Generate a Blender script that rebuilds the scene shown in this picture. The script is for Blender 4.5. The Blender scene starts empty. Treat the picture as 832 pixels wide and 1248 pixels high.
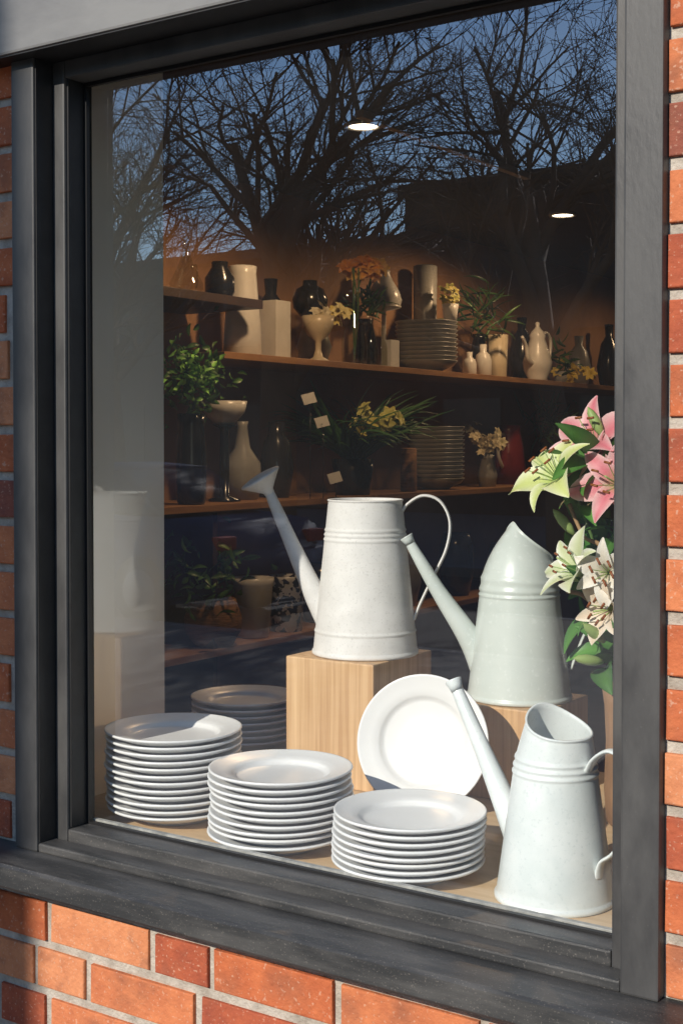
import bpy, bmesh, math, random
from mathutils import Vector, Matrix, noise
random.seed(7)
sc=bpy.context.scene
R=math.radians
# ------------------------------------------------------------ materials
def nodes(name):
    m=bpy.data.materials.new(name); m.use_nodes=True
    nt=m.node_tree; return m,nt,nt.nodes["Principled BSDF"]
def setp(b,**k):
    for n,v in k.items():
        n=n.replace('_',' ')
        if n in b.inputs: b.inputs[n].default_value=v
def mat(name,c1,c2=None,rough=.5,scale=8,stretch=(1,1,1),bump=0,bscale=None,detail=5,metal=0,coat=0,spec=.5,lo=.35,hi=.65,rough2=None,dist=.01,speck=None,coatior=1.5,coatr=.08,stain=None):
    m,nt,b=nodes(name); N=nt.nodes; L=nt.links
    setp(b,Roughness=rough,Metallic=metal)
    b.inputs['Specular IOR Level'].default_value=spec
    b.inputs['Coat Weight'].default_value=coat
    b.inputs['Coat IOR'].default_value=coatior
    b.inputs['Coat Roughness'].default_value=coatr
    c2=c2 or tuple(x*.85 for x in c1)
    tc=N.new('ShaderNodeTexCoord'); mp=N.new('ShaderNodeMapping'); mp.inputs['Scale'].default_value=stretch
    L.new(tc.outputs['Object'],mp.inputs['Vector'])
    n=N.new('ShaderNodeTexNoise'); n.inputs['Scale'].default_value=scale; n.inputs['Detail'].default_value=detail; n.inputs['Roughness'].default_value=.62
    L.new(mp.outputs[0],n.inputs['Vector'])
    r=N.new('ShaderNodeValToRGB'); r.color_ramp.elements[0].position=lo; r.color_ramp.elements[1].position=hi
    r.color_ramp.elements[0].color=(*c1,1); r.color_ramp.elements[1].color=(*c2,1)
    L.new(n.outputs['Fac'],r.inputs['Fac']); col=r.outputs['Color']
    def over(col,c3,ss,th,am,det=3,wid=.08):
        n3=N.new('ShaderNodeTexNoise'); n3.inputs['Scale'].default_value=ss; n3.inputs['Detail'].default_value=det; L.new(tc.outputs['Object'],n3.inputs['Vector'])
        m3=N.new('ShaderNodeMapRange'); m3.inputs['From Min'].default_value=th; m3.inputs['From Max'].default_value=th+wid; m3.inputs['To Max'].default_value=am; L.new(n3.outputs['Fac'],m3.inputs['Value'])
        mx=N.new('ShaderNodeMixRGB'); L.new(m3.outputs[0],mx.inputs['Fac']); L.new(col,mx.inputs['Color1']); mx.inputs['Color2'].default_value=(*c3,1); return mx.outputs[0]
    if stain: col=over(col,*stain,det=9,wid=.2)
    if speck: col=over(col,*speck)
    L.new(col,b.inputs['Base Color'])
    if rough2 is not None:
        mr=N.new('ShaderNodeMapRange'); mr.inputs['From Min'].default_value=lo; mr.inputs['From Max'].default_value=hi
        mr.inputs['To Min'].default_value=rough; mr.inputs['To Max'].default_value=rough2
        L.new(n.outputs['Fac'],mr.inputs['Value']); L.new(mr.outputs[0],b.inputs['Roughness'])
    if bump:
        n2=N.new('ShaderNodeTexNoise'); n2.inputs['Scale'].default_value=bscale or scale*3; n2.inputs['Detail'].default_value=6
        L.new(mp.outputs[0],n2.inputs['Vector'])
        bp=N.new('ShaderNodeBump'); bp.inputs['Strength'].default_value=bump; bp.inputs['Distance'].default_value=dist
        L.new(n2.outputs['Fac'],bp.inputs['Height']); L.new(bp.outputs[0],b.inputs['Normal'])
    return m
def vcol_mat(name,rough=.45):
    m,nt,b=nodes(name); N=nt.nodes; L=nt.links
    a=N.new('ShaderNodeVertexColor'); a.layer_name='Col'
    n=N.new('ShaderNodeTexNoise'); n.inputs['Scale'].default_value=90; n.inputs['Detail'].default_value=3
    mx=N.new('ShaderNodeMixRGB'); mx.blend_type='MULTIPLY'; mx.inputs['Fac'].default_value=.3
    rp=N.new('ShaderNodeMapRange'); rp.inputs['To Min'].default_value=.6; rp.inputs['To Max'].default_value=1.3; L.new(n.outputs['Fac'],rp.inputs['Value'])
    L.new(a.outputs['Color'],mx.inputs['Color1']); L.new(rp.outputs[0],mx.inputs['Color2'])
    L.new(mx.outputs[0],b.inputs['Base Color'])
    setp(b,Roughness=rough)
    t=N.new('ShaderNodeBsdfTranslucent'); L.new(mx.outputs[0],t.inputs['Color'])
    ms=N.new('ShaderNodeMixShader'); ms.inputs[0].default_value=.25
    L.new(b.outputs[0],ms.inputs[1]); L.new(t.outputs[0],ms.inputs[2]); L.new(ms.outputs[0],N['Material Output'].inputs[0])
    return m
def emis(name,c,s):
    m,nt,b=nodes(name)
    b.inputs['Emission Color'].default_value=(*c,1); b.inputs['Emission Strength'].default_value=s
    return m
def thin_glass(name,refl,tint=(.93,.95,.94),rough=0,dust=0):
    m=bpy.data.materials.new(name); m.use_nodes=True; nt=m.node_tree; N=nt.nodes; L=nt.links
    N.remove(N["Principled BSDF"]); out=N["Material Output"]
    t=N.new('ShaderNodeBsdfTransparent'); t.inputs[0].default_value=(*tint,1)
    g=N.new('ShaderNodeBsdfGlossy'); g.inputs['Roughness'].default_value=rough; g.inputs['Color'].default_value=(refl*.92,refl*.97,refl*1.08,1)
    a=N.new('ShaderNodeAddShader'); L.new(t.outputs[0],a.inputs[0]); L.new(g.outputs[0],a.inputs[1]); last=a
    if dust:
        d=N.new('ShaderNodeBsdfDiffuse'); n=N.new('ShaderNodeTexNoise'); n.inputs['Scale'].default_value=5; n.inputs['Detail'].default_value=8
        tc=N.new('ShaderNodeTexCoord'); L.new(tc.outputs['Object'],n.inputs['Vector'])
        mr=N.new('ShaderNodeMapRange'); mr.inputs['From Min'].default_value=.3; mr.inputs['From Max'].default_value=.8; mr.inputs['To Min'].default_value=dust*.3; mr.inputs['To Max'].default_value=dust
        L.new(n.outputs['Fac'],mr.inputs['Value']); L.new(mr.outputs[0],d.inputs['Color'])
        a2=N.new('ShaderNodeAddShader'); L.new(a.outputs[0],a2.inputs[0]); L.new(d.outputs[0],a2.inputs[1]); last=a2
    L.new(last.outputs[0],out.inputs[0]); return m

M={}
M['frame']=mat('frame_paint',(.046,.046,.047),(.078,.077,.075),rough=.42,scale=14,bump=.2,bscale=160,rough2=.6,dist=.0015,stretch=(1,1,.4),speck=((.15,.15,.145),300,.68,.5))
M['lintelp']=mat('lintel_paint',(.15,.15,.15),(.21,.21,.205),rough=.5,scale=10,bump=.2,bscale=120,rough2=.6,dist=.0015,stretch=(.4,1,1))
M['sillp']=mat('sill_paint',(.034,.035,.036),(.115,.11,.104),rough=.42,scale=9,bump=.2,bscale=260,rough2=.65,lo=.42,hi=.78,dist=.001,stretch=(.5,3,3),detail=9,speck=((.2,.18,.16),420,.62,.6))
M['gasket']=mat('rubber_gasket',(.012,.012,.013),rough=.5)
M['blackrev']=mat('dark_reveal',(.012,.012,.013),(.02,.02,.021),rough=.5,scale=30)
M['bead']=mat('glazing_bead',(.42,.41,.38),(.2,.2,.19),rough=.6,scale=40)
bc=[((.60,.18,.075),(.42,.11,.05)),((.66,.23,.10),(.48,.15,.07)),((.48,.125,.06),(.30,.075,.045)),((.34,.11,.07),(.19,.07,.055)),((.70,.29,.14),(.54,.20,.095))]
M['bricks']=[mat('brick_%d'%i,a,b,rough=.92,scale=30,bump=1,bscale=130,spec=.15,dist=.0025,detail=10,lo=.28,hi=.72,speck=((.66,.44,.32),170+23*i,.61,.5),stain=((.24,.10,.065),13+3*i,.54,.6)) for i,(a,b) in enumerate(bc)]
M['mortar']=mat('mortar',(.54,.49,.42),(.34,.30,.25),rough=.95,scale=35,bump=1,bscale=200,spec=.1,dist=.003)
M['oak']=mat('oak_block',(.72,.49,.27),(.40,.215,.09),rough=.5,scale=5,stretch=(20,20,.4),bump=.3,bscale=12,dist=.002,lo=.3,hi=.74,detail=8)
M['oak_shaded']=mat('oak_block_shaded',(.62,.39,.19),(.36,.19,.08),rough=.5,scale=5,stretch=(20,20,.4),bump=.3,bscale=12,dist=.002,lo=.3,hi=.74,detail=8)  # same oak, with the leaning plate's shade put into the colour
M['ply']=mat('display_board',(.66,.48,.29),(.52,.36,.20),rough=.55,scale=4,stretch=(1.2,14,6),bump=.1,bscale=14,dist=.002,lo=.3,hi=.7)
M['shelf']=mat('shelf_wood',(.36,.19,.08),(.25,.12,.05),rough=.5,scale=5,stretch=(12,1,8))
M['darkshelf']=mat('dark_shelf',(.05,.028,.018),rough=.5)
M['plate']=mat('plate_glaze',(.76,.76,.75),(.73,.73,.72),rough=.36,scale=6,coat=.08,coatr=.2)
M['can1']=mat('whitewashed_enamel',(.72,.71,.69),(.645,.635,.615),rough=.55,scale=22,detail=10,lo=.36,hi=.66,rough2=.62,spec=.3,speck=((.50,.495,.48),260,.60,.55),stain=((.61,.60,.58),38,.55,.5))
M['can2']=mat('pale_green_enamel',(.56,.61,.58),(.51,.565,.535),rough=.3,scale=12,coat=.25,speck=((.66,.70,.68),120,.60,.5),coatr=.15)
M['can3']=mat('pale_blue_enamel',(.71,.745,.735),(.62,.67,.66),rough=.36,scale=16,coat=.15,detail=10,coatr=.18,speck=((.52,.58,.58),220,.60,.5),stain=((.58,.64,.635),30,.56,.5))
M['panel']=mat('glossy_panel',(.80,.74,.65),(.76,.70,.61),rough=.3,scale=3,coat=1,coatior=2.1,coatr=.04)
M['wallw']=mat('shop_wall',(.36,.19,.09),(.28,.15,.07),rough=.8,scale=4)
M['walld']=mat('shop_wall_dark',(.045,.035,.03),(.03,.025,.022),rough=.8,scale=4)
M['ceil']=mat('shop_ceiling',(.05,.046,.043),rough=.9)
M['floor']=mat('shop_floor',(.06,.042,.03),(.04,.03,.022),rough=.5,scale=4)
M['rail']=mat('track_metal',(.45,.36,.28),rough=.4)
M['cer']=mat('white_ceramic',(.66,.63,.58),(.58,.55,.5),rough=.3,scale=9)
M['cerc']=mat('cream_ceramic',(.60,.50,.35),(.5,.42,.28),rough=.3,scale=9)
M['cerg']=mat('grey_ceramic',(.36,.35,.32),(.26,.25,.23),rough=.3,scale=9)
M['cerb']=mat('black_ceramic',(.018,.018,.02),rough=.18)
M['pat']=mat('patterned_ceramic',(.02,.02,.02),(.6,.58,.54),rough=.3,scale=30,lo=.49,hi=.51,detail=2)
M['basket']=mat('wicker',(.30,.15,.065),(.17,.08,.035),rough=.7,scale=12,stretch=(1,1,8),bump=.5)
M['red']=mat('red_glaze',(.20,.02,.015),rough=.3)
M['card']=mat('paper_card',(.55,.54,.51),rough=.7)
M['vglass']=thin_glass('vase_glass',.12,(.80,.80,.74))
M['glass']=thin_glass('window_glass',.25,(.93,.945,.94),dust=.010)
M['leaf']=vcol_mat('foliage',.42); M['petal']=vcol_mat('petal',.5)
M['bark']=mat('bark',(.17,.10,.06),(.10,.065,.04),rough=.9,scale=6,stretch=(1,1,.3),bump=.6)
M['stem']=mat('stem',(.10,.19,.05),(.07,.13,.04),rough=.5,scale=20)
M['twig']=mat('twig',(.33,.20,.09),(.2,.12,.06),rough=.7,scale=30)
M['burl']=mat('rough_wood_vase',(.30,.17,.085),(.16,.09,.05),rough=.8,scale=14,stretch=(1,1,.25),bump=.7,bscale=30)
M['asphalt']=mat('asphalt',(.05,.05,.052),(.035,.035,.037),rough=.9,scale=60,bump=.4)
M['pave']=mat('pavement_concrete',(.15,.145,.135),(.11,.105,.10),rough=.9,scale=5,bump=.3,bscale=80)
M['kerb']=mat('kerb_stone',(.15,.145,.14),rough=.85)
M['grass']=mat('ground',(.07,.075,.04),(.05,.05,.03),rough=.95,scale=.5)
M['line']=mat('road_paint_worn',(.22,.22,.21),(.12,.12,.12),rough=.8)
M['bdark']=mat('dark_brick_facade',(.06,.045,.04),(.045,.035,.03),rough=.9,scale=2)
M['bdark2']=mat('stucco_facade',(.08,.07,.06),(.06,.05,.045),rough=.9,scale=2)
M['winp']=mat('window_pane',(.02,.025,.03),rough=.3)
M['carg']=mat('car_glass',(.03,.035,.045),rough=.55,spec=.3)
M['carp']=mat('car_paint',(.02,.045,.10),rough=.6,spec=.3)
M['tyre']=mat('tyre',(.02,.02,.02),rough=.8)
M['alloy']=mat('alloy',(.12,.12,.12),rough=.6)
M['lampglow']=emis('downlight_glow',(1,.80,.55),9)
M['tail']=mat('tail_light',(.3,.02,.02),rough=.6)

# ------------------------------------------------------------ helpers
def obj(name,me,parent=None,m=None,loc=(0,0,0),smooth=False):
    o=bpy.data.objects.new(name,me); sc.collection.objects.link(o); o.location=loc
    if m is not None:
        for x in (m if isinstance(m,list) else [m]): me.materials.append(x)
    if parent: o.parent=parent
    if smooth:
        me.polygons.foreach_set('use_smooth',[True]*len(me.polygons))
    return o
def empty(name,loc=(0,0,0),rz=0):
    e=bpy.data.objects.new(name,None); sc.collection.objects.link(e); e.location=loc; e.rotation_euler=(0,0,rz); e.empty_display_size=.05; return e
def box(name,x0,x1,y0,y1,z0,z1,m,parent=None,bev=0,seg=2):
    bm=bmesh.new(); bmesh.ops.create_cube(bm,size=1)
    for v in bm.verts:
        v.co=Vector(((x0 if v.co.x<0 else x1),(y0 if v.co.y<0 else y1),(z0 if v.co.z<0 else z1)))
    if bev: bmesh.ops.bevel(bm,geom=bm.edges[:],offset=bev,segments=seg,affect='EDGES',profile=.6)
    me=bpy.data.meshes.new(name); bm.to_mesh(me); bm.free()
    return obj(name,me,parent,m)
def pydata(name,v,f,parent=None,m=None,smooth=True,cols=None,loc=(0,0,0)):
    me=bpy.data.meshes.new(name); me.from_pydata(v,[],f); me.update()
    if cols:
        a=me.color_attributes.new('Col','FLOAT_COLOR','POINT')
        for i,c in enumerate(cols): a.data[i].color=(*c,1)
    return obj(name,me,parent,m,loc,smooth)
def lathe_data(prof,seg=48,c=(0,0,0)):
    v=[];f=[]
    for r,z in prof:
        for k in range(seg):
            a=2*math.pi*k/seg; v.append((c[0]+r*math.cos(a),c[1]+r*math.sin(a),c[2]+z))
    for i in range(len(prof)-1):
        for k in range(seg):
            k2=(k+1)%seg; f.append((i*seg+k,i*seg+k2,(i+1)*seg+k2,(i+1)*seg+k))
    return v,f
def lathe(name,prof,m,parent=None,loc=(0,0,0),seg=40):
    v,f=lathe_data(prof,seg); return pydata(name,v,f,parent,m,True,loc=loc)
def sweep_data(pts,rad,seg=14,flat=(1,1),n0=(0,1,0),sub=6,cap=True):
    P=[Vector(p) for p in pts]
    if not isinstance(rad,(list,tuple)): rad=[rad]*len(P)
    Q=[];Rr=[]
    for i in range(len(P)-1):
        p0=P[max(i-1,0)];p1=P[i];p2=P[i+1];p3=P[min(i+2,len(P)-1)]
        for s in range(sub):
            t=s/sub
            Q.append(.5*((2*p1)+(p2-p0)*t+(2*p0-5*p1+4*p2-p3)*t*t+(3*p1-p0-3*p2+p3)*t**3)); Rr.append(rad[i]*(1-t)+rad[i+1]*t)
    Q.append(P[-1]); Rr.append(rad[-1])
    n=Vector(n0); V=[];F=[]
    for i,q in enumerate(Q):
        t=(Q[min(i+1,len(Q)-1)]-Q[max(i-1,0)]).normalized()
        n=(n-t*n.dot(t))
        if n.length<1e-4: n=t.orthogonal()
        n.normalize(); b=t.cross(n)
        for k in range(seg):
            a=2*math.pi*k/seg; V.append(tuple(q+n*math.cos(a)*Rr[i]*flat[0]+b*math.sin(a)*Rr[i]*flat[1]))
    for i in range(len(Q)-1):
        for k in range(seg):
            k2=(k+1)%seg; F.append((i*seg+k,i*seg+k2,(i+1)*seg+k2,(i+1)*seg+k))
    if cap:
        F.append(tuple(range(seg))[::-1]); F.append(tuple((len(Q)-1)*seg+k for k in range(seg)))
    return V,F
def sweep(name,pts,rad,m,parent=None,**k):
    v,f=sweep_data(pts,rad,**k); return pydata(name,v,f,parent,m,True)

# ------------------------------------------------------------ camera
cam=bpy.data.cameras.new('camera'); co=bpy.data.objects.new('camera',cam); sc.collection.objects.link(co); sc.camera=co
co.location=(0,-1.55,1.55); co.rotation_euler=(R(90-1.35),0,R(33.9))
cam.sensor_fit='VERTICAL'; cam.sensor_height=36; cam.lens=47.0; cam.shift_y=-.0369; cam.clip_end=1000; cam.clip_start=.02

# ------------------------------------------------------------ light
AZ=R(6);EL=R(28)
w=bpy.data.worlds.new('World'); sc.world=w; w.use_nodes=True
nt=w.node_tree; bg=nt.nodes['Background']; sky=nt.nodes.new('ShaderNodeTexSky'); sky.sky_type='NISHITA'; sky.sun_disc=False
sky.sun_elevation=EL; sky.sun_rotation=math.pi+AZ; sky.air_density=1.2; sky.dust_density=.1; sky.ozone_density=4
nt.links.new(sky.outputs[0],bg.inputs[0]); bg.inputs[1].default_value=.14
s=bpy.data.lights.new('sun','SUN'); s.energy=4.7; s.angle=R(.5); s.color=(1,.92,.81)
so=bpy.data.objects.new('sun',s); sc.collection.objects.link(so)
so.rotation_euler=Vector((math.sin(AZ)*math.cos(EL),math.cos(AZ)*math.cos(EL),-math.sin(EL))).to_track_quat('-Z','Y').to_euler()
so.location=(-4,-17,9)
sc.view_settings.view_transform='Standard'; sc.view_settings.look='None'; sc.view_settings.exposure=0

# ------------------------------------------------------------ shop building
shop=empty('brick_shop')
WY=-.0495
box('mortar_left',-6,-1.62,WY,.06,0,4.2,M['mortar'],shop)
box('mortar_right',-.56,3.2,WY,.06,0,4.2,M['mortar'],shop)
box('mortar_below',-1.62,-.56,WY,.06,0,.868,M['mortar'],shop)
box('mortar_above',-1.62,-.56,WY,.06,2.157,4.2,M['mortar'],shop)
def brick_mesh():
    V=[];F=[];MI=[]
    z=.004; row=0
    def add(x0,x1,z0,z1):
        if x1-x0<.02: return
        j=lambda a:random.uniform(-a,a)
        yf=-.056+j(.0013); b=.002
        x0+=j(.0018); x1+=j(.0018); z0+=j(.0012); z1+=j(.0012)
        o=len(V)
        sl=j(.001)
        for (e,y) in ((0,-.03),(0,yf+b),(b*.4,yf+b*.3),(b*1.1,yf)):
            V.extend([(x0+e+j(.0007),y,z0+e),(x1-e,y,z0+e+j(.0008)),(x1-e+j(.0007),y+sl,z1-e),(x0+e,y+sl,z1-e+j(.0008))])
        mi=random.choices(range(5),weights=[5,4,3,1.6,2.4])[0]
        for r in range(3):
            for k in range(4):
                k2=(k+1)%4; F.append((o+r*4+k,o+r*4+k2,o+(r+1)*4+k2,o+(r+1)*4+k)); MI.append(mi)
        F.append((o+12,o+13,o+14,o+15)); MI.append(mi)
    while z<4.15:
        z0=z;z1=z+.0605
        if z1>.87 and z0<2.15: segs=[(-6,-1.630),(-.5505,3.2)]
        else: segs=[(-6,3.2)]
        for (a,b) in segs:
            x=a-random.choice([0,.058,.11,.17]) if row%2 else a-.03
            k=row
            while x<b:
                L=.102 if (k+row)%3==0 else .208
                if row%5==2: L=.102
                k+=1
                add(max(x,a),min(x+L,b),z0,z1); x+=L+.0135
        z+=.075; row+=1
    me=bpy.data.meshes.new('brick_courses'); me.from_pydata(V,[],F); me.update()
    for m in M['bricks']: me.materials.append(m)
    me.polygons.foreach_set('material_index',MI)
    return obj('brick_courses',me,shop)
brick_mesh()
box('lintel_fascia',-2.6,.4,-.10,-.04,2.155,2.46,M['lintelp'],shop,.004)
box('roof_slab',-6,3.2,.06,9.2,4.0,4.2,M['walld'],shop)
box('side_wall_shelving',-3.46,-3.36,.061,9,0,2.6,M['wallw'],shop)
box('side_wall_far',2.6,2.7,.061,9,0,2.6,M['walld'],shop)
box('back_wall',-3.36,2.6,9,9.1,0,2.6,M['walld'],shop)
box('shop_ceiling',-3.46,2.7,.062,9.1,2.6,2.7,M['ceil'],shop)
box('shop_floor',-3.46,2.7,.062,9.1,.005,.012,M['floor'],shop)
box('side_return_panel',-1.72,-1.70,.062,.375,.915,2.6,M['panel'],shop,.001)

# ------------------------------------------------------------ window frame
win=empty('shop_window')
B=.003
box('outer_post_left',-1.626,-1.576,-.07,.02,.9,2.155,M['frame'],win,B)
box('outer_post_right',-.600,-.5525,-.07,.02,.9,2.155,M['frame'],win,B)
box('inner_post_left',-1.5755,-1.549,-.03,.03,.9,2.154,M['frame'],win,B)
box('inner_post_right',-.627,-.6005,-.03,.03,.9,2.154,M['frame'],win,B)
box('reveal_lining_left',-1.5485,-1.5455,-.024,.028,.934,2.125,M['blackrev'],win)
box('outer_reveal_left',-1.5755,-1.5735,-.066,-.031,.915,2.153,M['blackrev'],win)
box('head_inner',-1.5485,-.6275,-.03,.03,2.126,2.154,M['frame'],win,B)
box('soffit_lining',-1.70,-.45,-.096,.0,2.1525,2.1545,M['blackrev'],win)
box('bottom_rail_outer',-1.5755,-.6005,-.068,-.0305,.9,.914,M['sillp'],win,B)
box('bottom_rail_inner',-1.5485,-.6275,-.03,.03,.9,.932,M['sillp'],win,B)
box('glazing_bead_bottom',-1.545,-.628,.0225,.030,.9325,.9375,M['bead'],win)
box('gasket_bottom',-1.545,-.628,.010,.0175,.9325,.936,M['gasket'],win)
box('gasket_left',-1.545,-1.540,.010,.0175,.936,2.122,M['gasket'],win)
box('gasket_top',-1.545,-.628,.010,.0175,2.120,2.1255,M['gasket'],win)
bm=bmesh.new()
sx0,sx1=-2.2,-.50
pr=[(-.03,.862),(-.03,.9005),(-.136,.8985),(-.141,.8945),(-.1415,.866),(-.139,.862)]
vs=[[bm.verts.new((x,y,z)) for y,z in pr] for x in (sx0,sx1)]
n=len(pr)
for i in range(n): bm.faces.new((vs[0][i],vs[0][(i+1)%n],vs[1][(i+1)%n],vs[1][i]))
bm.faces.new(vs[0][::-1]); bm.faces.new(vs[1]); bmesh.ops.recalc_face_normals(bm,faces=bm.faces[:])
me=bpy.data.meshes.new('sill'); bm.to_mesh(me); bm.free(); obj('sill',me,win,M['sillp'])
pydata('glass_pane',[(-1.548,.02,.933),(-.628,.02,.933),(-.628,.02,2.1255),(-1.548,.02,2.1255)],[(0,1,2,3)],win,M['glass'],False)

# ------------------------------------------------------------ display
FZ=.915
box('display_platform',-2.0,-.1,.031,.86,.86,FZ,M['ply'],None,.002)
b1=box('wood_block',-.0975,.0975,-.105,.105,0,.233,M['oak'],None,.003); b1.location=(-1.3915,.583,FZ+.0005)
b2=box('wood_block.001',-.1,.1,-.1,.1,0,.166,M['oak_shaded'],None,.003); b2.location=(-1.10,.66,FZ+.0005)

def plate_prof(r):
    return [(0,.004),(r*.5,.004),(r*.52,0),(r*.56,0),(r*.58,.004),(r*.78,.012),(r*.97,.0205),(r*.993,.0222),(r,.0238),(r*.995,.0256),(r*.975,.0258),(r*.955,.0248),(r*.80,.0205),(r*.70,.0178),(r*.665,.0150),(r*.635,.0110),(r*.59,.0092),(r*.3,.0085),(0,.0085)]
def stack(name,x,y,r,n,h,m=None,z=FZ,seg=64):
    e=empty(name,(x,y,z))
    sp=(h-.0252)/(n-1)
    for i in range(n):
        v,f=lathe_data(plate_prof(r*random.uniform(.990,1.0)),seg)
        pydata('plate_%d'%(i+1),v,f,e,m or M['plate'],True,loc=(random.uniform(-.003,.003),random.uniform(-.003,.003),i*sp+.0004))
    return e
stack('plate_stack',-1.498,.170,.1165,12,.152)
stack('plate_stack',-1.254,.143,.1145,10,.123)
stack('plate_stack',-1.010,.129,.1135,8,.096)
stack('plate_stack',-1.731,.661,.114,7,.105)
r=.1155
v,f=lathe_data(plate_prof(r),72)
lp=pydata('leaning_plate',v,f,None,M['plate'],True)
nrm=Vector((.27,-.93,.24)).normalized()
lp.rotation_euler=nrm.to_track_quat('Z','Y').to_euler()
lp.location=(-1.158,.432,FZ+r*.975+.006)

# watering cans
def can_body(name,prof,A,m,parent,seg=80,peak=math.pi,pw=1.5,lean=.34):
    V=[];F=[]
    for r_,z_,b in prof:
        for k in range(seg):
            a=2*math.pi*k/seg; fk=((1+math.cos(a-peak))/2)**pw
            rr=r_*(1-lean*fk*b*(1 if A else 0)); V.append((rr*math.cos(a),rr*math.sin(a),z_+A*fk*math.sqrt(b) if lean>.6 else z_+A*fk*b))
    for i in range(len(prof)-1):
        for k in range(seg):
            k2=(k+1)%seg; F.append((i*seg+k,i*seg+k2,(i+1)*seg+k2,(i+1)*seg+k))
    return pydata(name,V,F,parent,m,True)
def can_prof(rb,rt,H,bands,A):
    P=[(0,.004,0),(rb-.004,.003,0),(rb-.001,0,0),(rb+.0015,.002,0),(rb+.0015,.007,0),(rb-.001,.009,0)]
    N=120; z0b=.80
    for i in range(1,N+1):
        z=.009+(H-.009)*i/N; r_=rb+(rt-rb)*z/H
        for bz in bands:
            d=abs(z-bz)/.0036
            if d<1: r_+=.0021*(math.cos(d*math.pi)+1)/2
        b=max(0,(z/H-z0b)/(1-z0b)); P.append((r_,z,b**2))
    P+= [(rt+.0016,H+.001,1),(rt+.0018,H+.003,1),(rt-.001,H+.004,1),(rt-.003,H+.002,1)]
    for i in range(N-1,-1,-6):
        z=.009+(H-.009)*i/N; r_=rb+(rt-rb)*z/H-.003
        b=max(0,(z/H-z0b)/(1-z0b)); P.append((r_,z,b**2))
    P.append((0,.009,0))
    return P
def watering_can(x,y,z,rot,rb,rt,H,A,bands,m,spout,srad,handle,hw,rose=None,lip=False,peak=math.pi,pw=1.5,lean=.34):
    e=empty('watering_can',(x,y,z),rot)
    can_body('body',can_prof(rb,rt,H,bands,A),A,m,e,peak=peak,pw=pw,lean=lean)
    sweep('spout',[(a,0,b) for a,b in spout],srad,m,e,seg=24,sub=8)
    sweep('handle',[(a,0,b) for a,b in handle],hw,m,e,seg=16,flat=(1,.36),sub=8)
    if rose:
        c,d,rr,L=rose
        v,f=lathe_data([(.0,-.002),(.0085,-.002),(.010,.0),(.011,.006),(rr*.55,L*.5),(rr*.97,L*.95),(rr*1.03,L),(rr*1.03,L+.003),(rr*.96,L+.0045),(rr*.5,L+.008),(0,L+.0095)],48)
        o=pydata('rose_head',v,f,e,m,True,loc=(c[0],0,c[1]))
        o.rotation_euler=Vector((d[0],-.18,d[1])).to_track_quat('Z','Y').to_euler()
    if lip:
        (a0,z0),(a1,z1)=spout[-2],spout[-1]; dv=Vector((a1-a0,0,z1-z0)).normalized(); q=srad[-1]
        v,f=lathe_data([(0,-.004),(q*.8,-.004),(q*1.02,-.012),(q*1.25,0),(q*1.5,.006),(q*1.5,.008),(q*1.3,.008),(q*.8,-.002),(0,-.003)],32)
        o=pydata('spout_lip',v,f,e,m,True,loc=(a1,0,z1)); o.rotation_euler=dv.to_track_quat('Z','Y').to_euler()
    return e
watering_can(-1.380,.585,FZ+.234,R(24),.1,.0705,.290,0,(.218,.227,.236,.045),M['can1'],
   [(-.070,.055),(-.098,.11),(-.142,.205),(-.187,.305)],[.024,.021,.0145,.0095],
   [(.066,.262),(.080,.284),(.110,.301),(.143,.290),(.161,.252),(.154,.200),(.128,.145),(.106,.098),(.093,.066)],.0085,
   rose=((-.186,.303),(-.50,.86),.0405,.034))
watering_can(-1.095,.664,FZ+.167,R(24),.095,.066,.248,.072,(.190,.199,.208),M['can2'],
   [(-.066,.055),(-.093,.11),(-.150,.195),(-.205,.287)],[.026,.0215,.0145,.0085],
   [(.062,.232),(.075,.258),(.103,.275),(.134,.262),(.146,.215),(.135,.160),(.112,.105),(.094,.055)],.0085,lip=True,peak=R(-140),pw=.85,lean=.78)
watering_can(-.786,.153,FZ,R(-14),.0825,.0515,.228,.036,(.178,.187,.196),M['can3'],
   [(-.055,.05),(-.083,.10),(-.135,.185),(-.190,.272)],[.023,.019,.0125,.0085],
   [(.052,.178),(.066,.205),(.094,.222),(.122,.208),(.134,.165),(.124,.118),(.100,.085),(.080,.068),(.074,.045)],.0085,lip=True,peak=R(165))

# ------------------------------------------------------------ flowers
def lerp(a,b,t): return tuple(a[i]*(1-t)+b[i]*t for i in range(3))
def petal_data(L,W,a0,a1,cmid,cedge,cbase,ns=12,nt_=6,wav=0.0,cup=.25,power=.75):
    V=[];C=[];F=[]
    r=0;z=0;ph=random.random()*6
    for i in range(ns+1):
        s_=i/ns; ang=a0+(a1-a0)*s_**1.1
        if i: r+=math.cos(ang)*L/ns; z+=math.sin(ang)*L/ns
        wd=W*max(0.02,math.sin(math.pi*min(1,(s_*.93+.05)))**power)*(1-.25*s_)
        for j in range(nt_+1):
            t=2*j/nt_-1
            zz=cup*wd*t*t; off=wav*W*math.sin(7*s_+ph+2*t)*abs(t)
            V.append(Vector((r-math.sin(ang)*(zz+off),t*wd,z+math.cos(ang)*(zz+off))))
            c=lerp(cmid,cedge,abs(t)**1.6); c=lerp(cbase,c,min(1,s_*2.4)); C.append(c)
    for i in range(ns):
        for j in range(nt_):
            a=i*(nt_+1)+j; F.append((a,a+1,a+nt_+2,a+nt_+1))
    return V,F,C
def place(d,mtx):
    V,F,C=d; return [tuple(mtx@v) for v in V],F,C
def mergec(ds):
    V=[];F=[];C=[]
    for v,f,c in ds:
        o=len(V); V+=[tuple(x) for x in v]; F+=[tuple(i+o for i in q) for q in f]; C+=c
    return V,F,C
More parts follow.
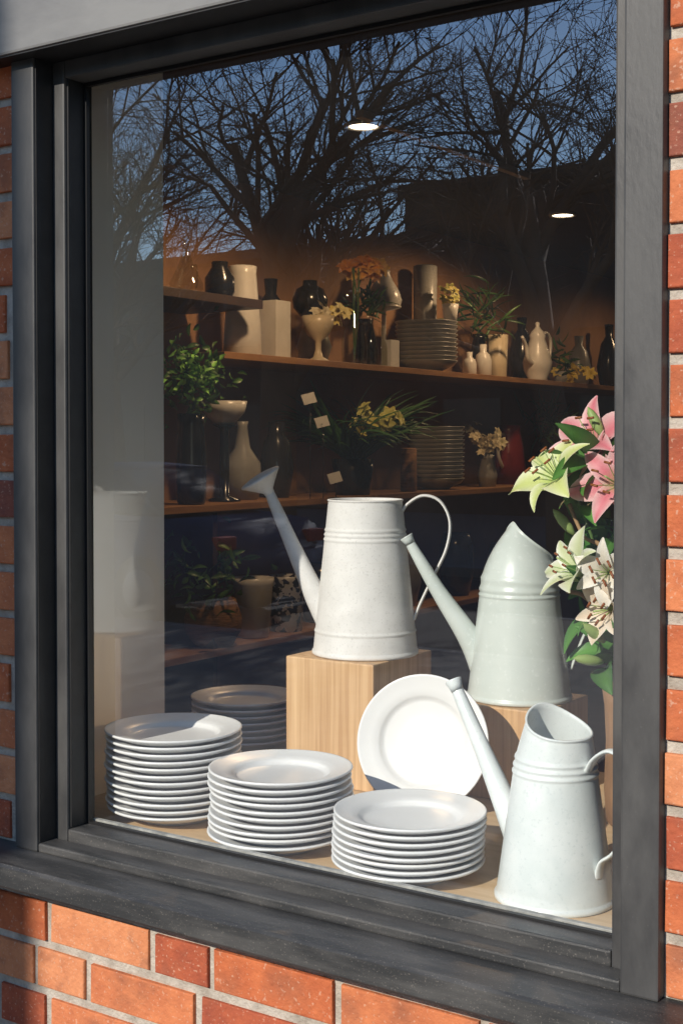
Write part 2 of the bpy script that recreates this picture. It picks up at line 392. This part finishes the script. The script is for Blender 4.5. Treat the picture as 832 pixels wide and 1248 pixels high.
def basis(pos,axis,spin=0):
    q=Vector(axis).normalized().to_track_quat('Z','Y'); return Matrix.Translation(pos)@q.to_matrix().to_4x4()@Matrix.Rotation(spin,4,'Z')
def lily(name,pos,axis,size,cm,ce,cb,parent,open_=1.0,stamens=True,n=6):
    ds=[]; base=basis(pos,axis,random.random()*6)
    for k in range(n):
        inner=k%2
        d=petal_data(size*random.uniform(.92,1.05),size*(.29 if inner else .20),R(78-8*inner),R(78-105*open_+random.uniform(-12,12)),cm,ce,cb,wav=.10 if inner else .05,power=.85)
        ds.append(place(d,base@Matrix.Rotation(2*math.pi*k/n+random.uniform(-.08,.08),4,'Z')@Matrix.Rotation(random.uniform(-.08,.08),4,'X')))
    if stamens:
        for k in range(6):
            a=k*math.pi/3+.3; tip=Vector((math.cos(a)*size*.24,math.sin(a)*size*.24,size*.62))
            v,f=sweep_data([(0,0,size*.05),(tip.x*.4,tip.y*.4,size*.33),tip],.0008,seg=5,sub=3)
            ds.append(([tuple(base@Vector(p)) for p in v],f,[(.45,.6,.2)]*len(v)))
            v,f=sweep_data([tip-Vector((0,.006,0)),tip+Vector((0,.006,.001))],.0021,seg=6,sub=2)
            ds.append(([tuple(base@Vector(p)) for p in v],f,[(.30,.09,.02)]*len(v)))
        v,f=sweep_data([(0,0,0),(0,0,size*.7)],[.0012,.0016],seg=6,sub=2)
        ds.append(([tuple(base@Vector(p)) for p in v],f,[(.5,.62,.25)]*len(v)))
    V,F,C=mergec(ds); return pydata(name,V,F,parent,M['petal'],True,C)
def leaf_d(pos,axis,L,W,droop,c1,c2,spin=0):
    d=petal_data(L,W,R(80),R(80-droop),c2,c1,c1,ns=8,nt_=4,cup=.35,power=.9)
    return place(d,basis(pos,axis,spin))
bq=empty('lily_bouquet')
bv=lathe('wooden_vase',[(0,0),(.05,0),(.056,.006),(.060,.06),(.057,.14),(.060,.20),(.064,.228),(.060,.232),(.054,.225),(.050,.12),(0,.05)],M['burl'],bq,(-.82,.56,FZ))
vb=Vector((-.82,.56,FZ+.2))
PK=((.74,.20,.25),(.84,.56,.56),(.62,.62,.30))
heads=[('lily_green',(-.900,.435,1.480),(-.35,-.55,.55),.104,(.66,.74,.26),(.84,.86,.60),(.40,.58,.12),1.0),
 ('lily_pink',(-.870,.51,1.530),(-.25,-.7,.55),.112,*PK,.95),
 ('lily_pink_low',(-.812,.452,1.480),(.0,-.9,.25),.098,*PK,1.0),
 ('lily_pink_side',(-.845,.50,1.50),(-.5,-.7,.3),.085,(.72,.25,.28),(.84,.62,.58),(.7,.5,.3),.7),
 ('lily_white',(-.864,.44,1.335),(-.45,-.6,.45),.092,(.66,.72,.42),(.84,.84,.75),(.35,.5,.12),.8),
 ('lily_cream',(-.822,.43,1.345),(.1,-.9,.1),.072,(.82,.75,.64),(.84,.82,.76),(.6,.5,.3),.9),
 ('lily_peach',(-.812,.44,1.290),(-.35,-.8,-.05),.075,(.82,.66,.50),(.86,.78,.66),(.6,.45,.25),.7)]
for nm,p,ax,sz,a,b,c,op in heads:
    lily(nm,p,ax,sz,a,b,c,bq,op)
    pv=Vector(p); st=pv-Vector(ax).normalized()*.03
    sweep(nm+'_stem',[tuple(vb+Vector((random.uniform(-.02,.02),random.uniform(-.02,.02),-.12))),tuple(vb+Vector((0,0,.03))),tuple((vb+st)/2+Vector((-.0,0,.02))),tuple(st),tuple(pv)],[.003,.003,.0028,.0026,.004],M['stem'],bq,seg=8)
ds=[]
for i in range(74):
    t=random.random(); z=1.16+.38*t
    p=Vector((-.83-.035*t+random.uniform(-.035,.03),.53-.07*t+random.uniform(-.03,.03),z))
    a=random.uniform(0,6.28); ax=(math.cos(a)-.3,math.sin(a)*.8-.35,random.uniform(.05,.8))
    g=random.uniform(.6,1.3)
    ds.append(leaf_d(p,ax,random.uniform(.06,.115),random.uniform(.012,.025),random.uniform(30,90),(.05*g,.16*g,.03*g),(.10*g,.26*g,.05*g),random.random()*6))
V,F,C=mergec(ds); pydata('leaves',V,F,bq,M['leaf'],True,C)
ds=[]
for p,ax in (((-.90,.47,1.40),(-.6,-.3,.8)),((-.86,.49,1.56),(-.5,-.1,1)),((-.83,.43,1.235),(-.3,-.6,.5)),((-.84,.45,1.20),(-.4,-.5,.1))):
    v,f=lathe_data([(0,0),(.004,.002),(.008,.015),(.009,.03),(.006,.045),(0,.055)],10)
    m4=basis(p,ax); ds.append(([tuple(m4@Vector(q)) for q in v],f,[(.35,.48,.16)]*len(v)))
V,F,C=mergec(ds); pydata('buds',V,F,bq,M['petal'],True,C)
for pts in ([(-.905,.46,1.45),(-.875,.45,1.40),(-.85,.46,1.385),(-.81,.47,1.34)],[(-.82,.55,1.12),(-.86,.50,1.25),(-.875,.46,1.30),(-.90,.44,1.31)]):
    sweep('twig',pts,[.0035,.003,.004,.003],M['twig'],bq,seg=8)

# ------------------------------------------------------------ interior shelving
sh=empty('wall_shelving')
X0,X1=-3.359,-3.0
box('upper_shelf',X0,X1,2.17,8.9,1.850,1.875,M['shelf'],sh,.002)
box('middle_shelf',X0,X1,.8,8.9,1.307,1.332,M['shelf'],sh,.002)
box('lower_shelf',X0,X1,.8,8.9,.791,.816,M['shelf'],sh,.002)
box('side_shelf',X0,-2.98,.8,2.37,2.040,2.072,M['darkshelf'],sh,.002)
for y in (2.14,8.92): box('upright',X0,-3.02,y-.012,y+.012,.012,1.849 if y>3 else 1.30,M['darkshelf'],sh)
SX=-3.13
U=1.875; MD=1.332; LO=.816
def bowls(nm,y,z,r,n,sp,m):
    e=empty(nm,(SX,y,z))
    for i in range(n):
        lathe('bowl_%d'%(i+1),[(0,.003),(r*.4,.003),(r*.42,0),(r*.47,0),(r*.5,.006),(r*.86,.028),(r,.05),(r,.053),(r*.96,.051),(r*.8,.03),(r*.4,.01),(0,.01)],M[m],e,(0,0,i*sp+.0005),40)
    return e
lathe('ceramic_jug',[(0,0),(.07,0),(.073,.004),(.068,.12),(.058,.24),(.052,.31),(.054,.338),(.050,.34),(.047,.30),(.06,.1),(0,.02)],M['cer'],None,(SX,2.44,U))
box('storage_box',SX-.05,SX+.05,2.585,2.68,U+.001,U+.225,M['cer'],None,.003)
def blossoms(nm,cols,n,spread,c,parent,sz=.03):
    ds=[]
    for i in range(n):
        p=Vector(c)+Vector((random.gauss(0,spread),random.gauss(0,spread),random.gauss(0,spread*.7)))
        ax=(random.gauss(.7,.4),random.gauss(-.4,.5),random.gauss(.5,.4)); col=random.choice(cols)
        for k in range(6):
            ds.append(place(petal_data(sz,sz*.36,R(60),R(-15),col,lerp(col,(.85,.8,.6),.2),lerp(col,(.1,.1,.02),.3),ns=4,nt_=2),basis(p,ax,k*1.05)))
    V,F,C=mergec(ds); return pydata(nm,V,F,parent,M['petal'],True,C)
def leafclump(nm,c,n,spread,L,W,parent,g0=1.0,up=.4,droop=(20,80),z=1):
    ds=[]
    for i in range(n):
        p=Vector(c)+Vector((random.gauss(0,spread),random.gauss(0,spread),random.gauss(0,spread*z)))
        a=random.random()*6.28; g=random.uniform(.5,1.4)*g0
        ds.append(leaf_d(p,(math.cos(a),math.sin(a),random.uniform(-.1,1)*up*2),L*random.uniform(.6,1.2),W,random.uniform(*droop),(.04*g,.10*g,.02*g),(.07*g,.15*g,.03*g),random.random()*6))
    V,F,C=mergec(ds); return pydata(nm,V,F,parent,M['leaf'],True,C)
e=empty('flower_compote',(SX+.04,2.88,U))
lathe('bowl',[(0,0),(.042,0),(.045,.006),(.02,.02),(.012,.05),(.014,.085),(.045,.11),(.062,.15),(.066,.185),(.058,.185),(.04,.13),(0,.11)],M['cerc'],e)
lathe('dark_globe_vase',[(0,.185),(.04,.187),(.068,.22),(.072,.255),(.055,.295),(.03,.31),(.028,.33),(.022,.33),(0,.3)],M['cerb'],e,(-.04,0,0))
blossoms('yellow_flowers',[(.75,.60,.15),(.78,.68,.30)],12,.03,(.03,.06,.19),e,.035)
blossoms('cream_flowers',[(.7,.62,.45),(.6,.5,.3)],8,.025,(.02,-.02,.20),e,.03)
e=empty('orange_flower_vase',(SX+.05,3.13,U))
lathe('vase',[(0,0),(.045,0),(.052,.01),(.055,.08),(.045,.16),(.03,.22),(.028,.27),(.036,.3)],M['vglass'],e)
for i in range(5): sweep('stem',[(0,0,.02),(random.uniform(-.02,.02),random.uniform(-.02,.02),.25),(random.uniform(-.04,.04),random.uniform(-.05,.05),.40)],.003,M['stem'],e,seg=6,sub=3)
blossoms('orange_blossoms',[(.9,.42,.05),(.9,.34,.04),(.9,.55,.10)],14,.028,(.03,.04,.40),e,.055)
for y,h,r_ in ((3.29,.22,.03),(3.37,.17,.026)):
    lathe('glass_bottle',[(0,0),(r_,0),(r_+.002,.006),(r_,h*.6),(r_*.45,h*.75),(r_*.4,h),(r_*.5,h+.004)],M['vglass'],None,(SX+.03,y,U))
box('small_card_box',SX,SX+.05,3.42,3.49,U+.001,U+.125,M['card'],None,.001)
bowls('bowl_stack',3.81,U,.145,10,.02,'cerg')
lathe('tall_ceramic_vase',[(0,0),(.055,0),(.058,.005),(.056,.25),(.058,.52),(.05,.525),(.048,.1),(0,.02)],M['cerg'],None,(SX-.13,4.02,U))
e=empty('pear_cloche_stand',(SX-.1,3.60,U))
lathe('stand',[(0,0),(.05,0),(.05,.006),(.012,.014),(.010,.27),(.075,.285),(.08,.292),(0,.292)],M['cer'],e)
lathe('cloche',[(.075,.293),(.082,.32),(.07,.36),(.04,.41),(.028,.44),(.03,.452),(.015,.462),(0,.465)],M['cer'],e)
e=empty('green_flower_vase',(SX+.02,4.0,U+.25))
lathe('cup',[(0,0),(.03,0),(.035,.05),(.04,.08),(.036,.08),(0,.01)],M['cer'],e)
blossoms('green_blossoms',[(.45,.42,.08),(.55,.45,.1)],9,.03,(0,0,.12),e,.035)
for y,h,r_ in ((4.19,.115,.034),(4.33,.16,.042)):
    lathe('small_ceramic_bottle',[(0,0),(r_*.8,0),(r_,.01),(r_,h*.5),(r_*.8,h*.68),(r_*.4,h*.78),(r_*.42,h),(r_*.3,h),(0,h*.7)],M['cer'],None,(SX+.02,y,U))
lathe('ceramic_beaker',[(0,0),(.045,0),(.047,.004),(.055,.22),(.05,.22),(.043,.01),(0,.01)],M['cerc'],None,(SX,4.52,U))
e=empty('coffee_pot',(SX+.06,4.86,U)); e.scale=(1.1,1.1,1.1)
lathe('body',[(0,0),(.05,0),(.045,.012),(.065,.05),(.070,.09),(.052,.15),(.036,.20),(.040,.215),(.028,.235),(.014,.25),(.009,.26),(.012,.275),(0,.282)],M['cer'],e)
sweep('spout',[(0,-.055,.08),(0,-.10,.10),(0,-.125,.16),(0,-.165,.20)],[.016,.012,.009,.008],M['cer'],e,n0=(1,0,0))
sweep('handle',[(0,.035,.20),(0,.09,.235),(0,.145,.20),(0,.13,.11),(0,.065,.07)],.008,M['cer'],e,n0=(1,0,0))
e=empty('small_flower_pot',(SX,5.30,U))
lathe('pot',[(0,0),(.04,0),(.05,.07),(.045,.07),(0,.02)],M['cerg'],e)
blossoms('yellow_blossoms',[(.75,.55,.06)],12,.05,(.06,.03,.06),e,.045)
leafclump('leaves',(0,0,.12),50,.06,.09,.01,e)
for y,m_,h in ((2.75,'cerb',.33),(3.05,'cerg',.22),(5.0,'cerb',.35),(5.75,'cerg',.3),(6.2,'cerb',.4),(6.7,'cerc',.25)):
    lathe('shelf_vase',[(0,0),(.05,0),(.075,h*.35),(.05,h*.7),(.022,h*.82),(.028,h),(.02,h),(0,h*.5)],M[m_],None,(SX-.1,y,U))
e=empty('tall_grass_vase',(SX-.08,3.42,U))
lathe('vase',[(0,0),(.04,0),(.055,.08),(.03,.2),(.034,.22),(0,.1)],M['cerb'],e)
leafclump('foliage',(0,0,.26),40,.03,.11,.008,e,1.0,up=.8)
e=empty('tall_grass_vase',(SX-.05,4.42,U))
lathe('vase',[(0,0),(.04,0),(.055,.08),(.03,.2),(.034,.22),(0,.1)],M['cerb'],e)
leafclump('foliage',(0,0,.30),60,.05,.18,.008,e,1.0,up=.8)
# side shelf items
e=empty('glass_carafe',(SX+.03,2.08,2.072))
lathe('carafe',[(0,0),(.055,0),(.062,.01),(.06,.04),(.03,.10),(.012,.15),(.012,.20),(.016,.205)],M['vglass'],e)
sweep('carafe_handle',[(0,.03,.10),(0,.055,.11),(0,.06,.06),(0,.055,.03)],.004,M['vglass'],e,n0=(1,0,0))
lathe('black_vase',[(0,0),(.04,0),(.055,.03),(.055,.08),(.03,.12),(.03,.14),(.02,.14),(0,.1)],M['cerb'],None,(SX+.02,2.28,2.072))
# middle shelf
e=empty('leafy_plant_vase',(SX+.06,2.07,MD))
lathe('vase',[(0,0),(.045,0),(.05,.01),(.055,.15),(.045,.28),(.05,.32),(.045,.32),(0,.05)],M['cerb'],e)
leafclump('foliage',(0,0,.44),240,.065,.045,.011,e,1.8)
leafclump('foliage_yellow',(.06,-.05,.45),90,.045,.035,.009,e,5)
e=empty('bowl_on_black_stand',(SX,2.33,MD))
lathe('stand',[(0,0),(.06,0),(.06,.008),(.02,.02),(.016,.27),(.045,.285),(0,.286)],M['cerb'],e)
lathe('bowl',[(0,.287),(.035,.287),(.04,.292),(.075,.33),(.085,.372),(.080,.372),(.06,.325),(0,.30)],M['cer'],e)
lathe('grey_bottle_vase',[(0,0),(.06,0),(.075,.05),(.07,.14),(.03,.2),(.02,.28),(.025,.3),(.018,.3),(0,.2)],M['cerg'],None,(SX-.05,2.50,MD))
e=empty('grassy_plant',(SX+.05,3.12,MD))
lathe('pot',[(0,0),(.07,0),(.09,.15),(.085,.15),(0,.12)],M['cerb'],e)
ds=[]
for i in range(190):
    a=random.random()*6.28; g=random.uniform(.6,1.8)
    ds.append(leaf_d(Vector((random.gauss(0,.02),random.gauss(0,.02),.14)),(math.cos(a)*.7,math.sin(a)*.7,random.uniform(.5,1.6)),random.uniform(.28,.50),.009,random.uniform(40,120),(.04*g,.10*g,.03*g),(.05*g,.13*g,.035*g),0))
V,F,C=mergec(ds); pydata('blades',V,F,e,M['leaf'],True,C)
blossoms('yellow_blossoms',[(.7,.62,.12),(.65,.65,.18)],20,.05,(.12,-.05,.30),e,.045)
for (dx,dy,dz) in ((.08,-.42,.37),(.10,-.36,.28),(.12,-.30,.06)):
    o=box('price_card_tag',-.001,.001,-.028,.028,0,.042,M['card'],e); o.location=(dx,dy,dz); o.rotation_euler=(R(14),R(-15),R(-35))
    sweep('card_stick',[(dx-.002,dy,.0),(dx-.002,dy,dz)],.0015,M['cerb'],e,seg=6,sub=2)
bowls('bowl_stack',3.90,MD,.135,13,.02,'cerg')
lathe('pillar_candle',[(0,0),(.035,0),(.037,.004),(.036,.19),(.03,.195),(0,.19)],M['basket'],None,(SX+.05,3.57,MD))
e=empty('hydrangea_vase',(SX+.03,4.36,MD))
lathe('vase',[(0,0),(.04,0),(.05,.06),(.03,.14),(.035,.16),(0,.1)],M['cerg'],e)
blossoms('blossoms',[(.6,.5,.3),(.65,.58,.36)],34,.04,(0,0,.22),e,.035)
e=empty('red_jug',(SX-.06,4.78,MD))
lathe('body',[(0,0),(.07,0),(.085,.08),(.07,.2),(.055,.28),(.06,.31),(.052,.31),(0,.1)],M['red'],e)
sweep('handle',[(0,-.06,.26),(0,-.12,.25),(0,-.13,.16),(0,-.08,.09)],.009,M['cer'],e,n0=(1,0,0))
for i,(y,m_,h) in enumerate(((2.72,'cerb',.3),(5.2,'cerb',.22),(5.5,'cerg',.3),(5.9,'cerb',.26),(6.4,'cerg',.2))):
    lathe('shelf_vase',[(0,0),(.05,0),(.07,h*.4),(.05,h*.75),(.03,h*.85),(.035,h),(.028,h),(0,h*.5)],M[m_],None,(SX-.05,y,MD))
e=empty('tall_grass_vase',(SX-.03,5.2,MD+.2))
leafclump('foliage',(0,0,.10),60,.05,.18,.009,e,1.0,up=.8)
# lower shelf
lathe('wicker_pot',[(0,0),(.07,0),(.1,.05),(.105,.1),(.085,.165),(.08,.17),(.075,.16),(0,.1)],M['basket'],None,(SX+.05,2.20,LO))
lathe('ceramic_planter',[(0,0),(.055,0),(.06,.006),(.075,.2),(.08,.225),(.074,.225),(.055,.03),(0,.02)],M['cer'],None,(SX+.04,2.45,LO))
lathe('patterned_planter',[(0,0),(.06,0),(.064,.006),(.072,.2),(.074,.215),(.068,.215),(.055,.03),(0,.02)],M['pat'],None,(SX+.04,2.66,LO))
e=empty('trailing_plant',(SX+.03,2.16,LO+.165))
leafclump('foliage',(0,0,.10),160,.07,.07,.012,e,1.5)
for y,m_,h in ((2.95,'cerb',.24),(3.25,'basket',.2),(3.6,'cerg',.26),(4.1,'cerb',.3),(4.6,'cerg',.22)):
    lathe('shelf_pot',[(0,0),(.06,0),(.085,h*.4),(.08,h*.8),(.065,h),(.058,h),(0,h*.5)],M[m_],None,(SX,y,LO))
for y,h in ((1.4,.2),(1.75,.28)): 
    lathe('dark_pot',[(0,0),(.06,0),(.085,h*.4),(.08,h*.8),(.065,h),(.058,h),(0,h*.5)],M['cerb'],None,(SX,y,MD))
box('ceiling_track',-2.335,-2.305,2.0,3.2,2.575,2.599,M['rail'],None,.002)
def downlight(x,y,en):
    e=empty('ceiling_downlight',(x,y,2.6))
    lathe('trim_ring',[(.048,-.001),(.050,-.008),(.062,-.008),(.064,-.001)],M['card'],e,seg=32)
    lathe('glowing_lens',[(0,-.004),(.047,-.004)],M['lampglow'],e,seg=32)
    l=bpy.data.lights.new('downlight_lamp','SPOT'); l.energy=en; l.spot_size=R(172); l.spot_blend=.45; l.color=(1,.64,.34); l.shadow_soft_size=.04
    o=bpy.data.objects.new('downlight_lamp',l); sc.collection.objects.link(o); o.parent=e; o.location=(0,0,-.03)
for x,y,en in ((-2.42,2.18,30),(-2.60,4.14,24),(-2.6,6.3,7)): downlight(x,y,en)  # last lamp is added, out of view, to light the shelves

# ------------------------------------------------------------ street
bm=bmesh.new(); bmesh.ops.create_grid(bm,x_segments=2,y_segments=2,size=400)
me=bpy.data.meshes.new('ground'); bm.to_mesh(me); bm.free(); obj('ground',me,None,M['grass'],(0,0,-.14))
box('pavement',-80,80,-7.0,-.05,-.13,-.0005,M['pave'],None)
box('kerb',-80,80,-7.15,-7.002,-.13,.002,M['kerb'],None,.01)
box('road',-80,80,-13.0,-7.16,-.135,-.12,M['asphalt'],None)
rl=empty('road_markings')
for i in range(-12,12): box('dash_%d'%(i+12),i*6,i*6+2.5,-10.15,-10.03,-.119,-.116,M['line'],rl)
box('kerb',-80,80,-13.15,-13.002,-.13,.002,M['kerb'],None,.01)
box('pavement',-80,80,-24,-13.16,-.13,-.0005,M['pave'],None)
# added pole, out of view, placed to shade the brick left of the window
PY=-6.5; PX=-1.595-math.tan(AZ)*(-.055-PY)-.25
pc=empty('shadow_pole',(PX,PY,0))
lathe('shaft',[(0,0),(.36,0),(.36,.12),(.27,.16),(.255,.3),(.245,8.3),(.20,8.4),(0,8.42)],M['burl'],pc,seg=40)
box('crossarm',-.9,.9,.25,.33,7.7,7.82,M['burl'],pc,.01)
for k,xx in enumerate((-.8,-.4,.4,.8)): lathe('insulator_%d'%k,[(0,0),(.03,0),(.045,.03),(.03,.06),(.045,.09),(.02,.13),(0,.13)],M['cer'],pc,(xx,.29,7.822),16)
def building(nm,x0,x1,y0,y1,h,m,nst,step):
    e=empty(nm)
    box('walls',x0,x1,y0,y1,0,h,m,e); box('cornice',x0-.1,x1+.1,y1-.2,y1+.18,h,h+.25,m,e,.03)
    k=0;x=x0+1
    while x<x1-1.5:
        for s_ in range(nst):
            z=.9+s_*3.1
            box('window_pane_%d'%k,x,x+1.4,y1+.004,y1+.03,z,z+1.6,M['winp'],e)
            box('window_sill_%d'%k,x-.1,x+1.5,y1+.002,y1+.12,z-.1,z-.005,M['bdark2'],e); k+=1
        x+=step
building('brick_building',-15.5,16,-36,-24,7.0,M['bdark'],2,3.2)
building('stucco_building',-70,-15.6,-36,-24.4,6.0,M['bdark2'],2,4.0)

def tree(x,y,H,seed,levels=5,trunk=.024):
    rnd=random.Random(seed); V=[];F=[]
    def br(p,d,L,r0,lv):
        nseg=4 if lv<2 else 3; seg=8 if lv<2 else (5 if lv<4 else 3)
        pts=[p];rad=[r0]; q=p.copy(); dd=d.copy()
        for i in range(nseg):
            dd=(dd+Vector((rnd.gauss(0,.13),rnd.gauss(0,.13),rnd.gauss(.03,.08)))*(.5 if lv==0 else 1)).normalized()
            q=q+dd*L/nseg; pts.append(q.copy()); rad.append(r0*(1-.5*(i+1)/nseg) if lv else r0*(1-.3*(i+1)/nseg))
        v,f=sweep_data(pts,rad,seg=seg,sub=1,n0=(1,.3,.2),cap=False)
        o=len(V); V.extend(v); F.extend([tuple(i+o for i in t) for t in f])
        if lv>=levels: return
        nc={0:7,1:6,2:5,3:4,4:3}[lv]
        for c in range(nc):
            t=rnd.uniform(.3,1) if lv else .42+.58*(c/(nc-1))
            i=min(nseg-1,int(t*nseg)); fr=t*nseg-i; pp=pts[i].lerp(pts[i+1],fr)
            base=(pts[i+1]-pts[i]).normalized()
            side=Vector((rnd.gauss(0,1),rnd.gauss(0,1),rnd.gauss(.1,.5))); side=(side-base*side.dot(base)).normalized()
            ang=rnd.uniform(.45,.95); nd=(base*math.cos(ang)+side*math.sin(ang)).normalized()
            br(pp,nd,L*rnd.uniform(.52,.78)*(1.0 if lv else .8),max(.007,rad[i]*rnd.uniform(.42,.62)),lv+1)
    br(Vector((0,0,0)),Vector((0,0,1)),H*.5,H*trunk,0)
    return pydata('bare_tree',V,F,None,M['bark'],True,loc=(x,y,0))
tree(-13.1,-16,10.5,1,5,.032); tree(-8.0,-16,10.5,5); tree(-16.4,-15.2,10.5,9); tree(-19.5,-19,10.5,21)

def car(x,y):
    e=empty('parked_car',(x,y,-.12))
    low=[(-2.2,.35),(-2.25,.62),(-2.15,.88),(-1.55,.95),(-.75,1.0),(1.3,1.0),(2.05,.93),(2.2,.7),(2.2,.38),(1.75,.22),(-1.8,.22)]
    top=[(-.95,.98),(-.30,1.40),(.2,1.46),(.9,1.42),(1.55,1.0)]
    def ext(nm,pr,w0,m,inset=None,bev=.05):
        bm=bmesh.new(); A=[bm.verts.new((a,-w0+(inset*(b-.98)/.48 if inset else 0),b)) for a,b in pr]; Bv=[bm.verts.new((a,w0-(inset*(b-.98)/.48 if inset else 0),b)) for a,b in pr]
        n=len(pr)
        for i in range(n): bm.faces.new((A[i],A[(i+1)%n],Bv[(i+1)%n],Bv[i]))
        bm.faces.new(A[::-1]); bm.faces.new(Bv); bmesh.ops.recalc_face_normals(bm,faces=bm.faces[:])
        bmesh.ops.bevel(bm,geom=bm.edges[:],offset=bev,segments=3,affect='EDGES')
        me=bpy.data.meshes.new(nm); bm.to_mesh(me); bm.free(); return obj(nm,me,e,m,smooth=True)
    ext('body',low,.88,M['carp']); ext('cabin_glass',top,.80,M['carg'],.16,.03)
    ext('roof',[(-.28,1.405),(.2,1.475),(.88,1.43),(.86,1.40),(.2,1.44),(-.26,1.38)],.66,M['carp'],None,.008)
    for a in (-1.4,1.35):
        for s_ in (-1,1):
            o=lathe('wheel',[(0,-.1),(.2,-.1),(.31,-.09),(.33,-.06),(.33,.06),(.31,.09),(.22,.1),(.2,.08),(0,.085)],M['tyre'],e,(a,s_*.80,.33)); o.rotation_euler=(R(90),0,0)
            o=lathe('rim',[(0,-.012),(.05,-.012),(.19,0),(.2,.012),(0,.012)],M['alloy'],e,(a,s_*.905,.33)); o.rotation_euler=(R(90),0,0)
    for s_ in (-1,1):
        box('headlight',-2.235,-2.1,s_*.65-.14,s_*.65+.14,.66,.78,M['alloy'],e,.02); box('tail_light',2.1,2.215,s_*.68-.12,s_*.68+.12,.72,.84,M['tail'],e,.02)
    return e
car(-9.6,-8.3); car(-15.4,-8.3)
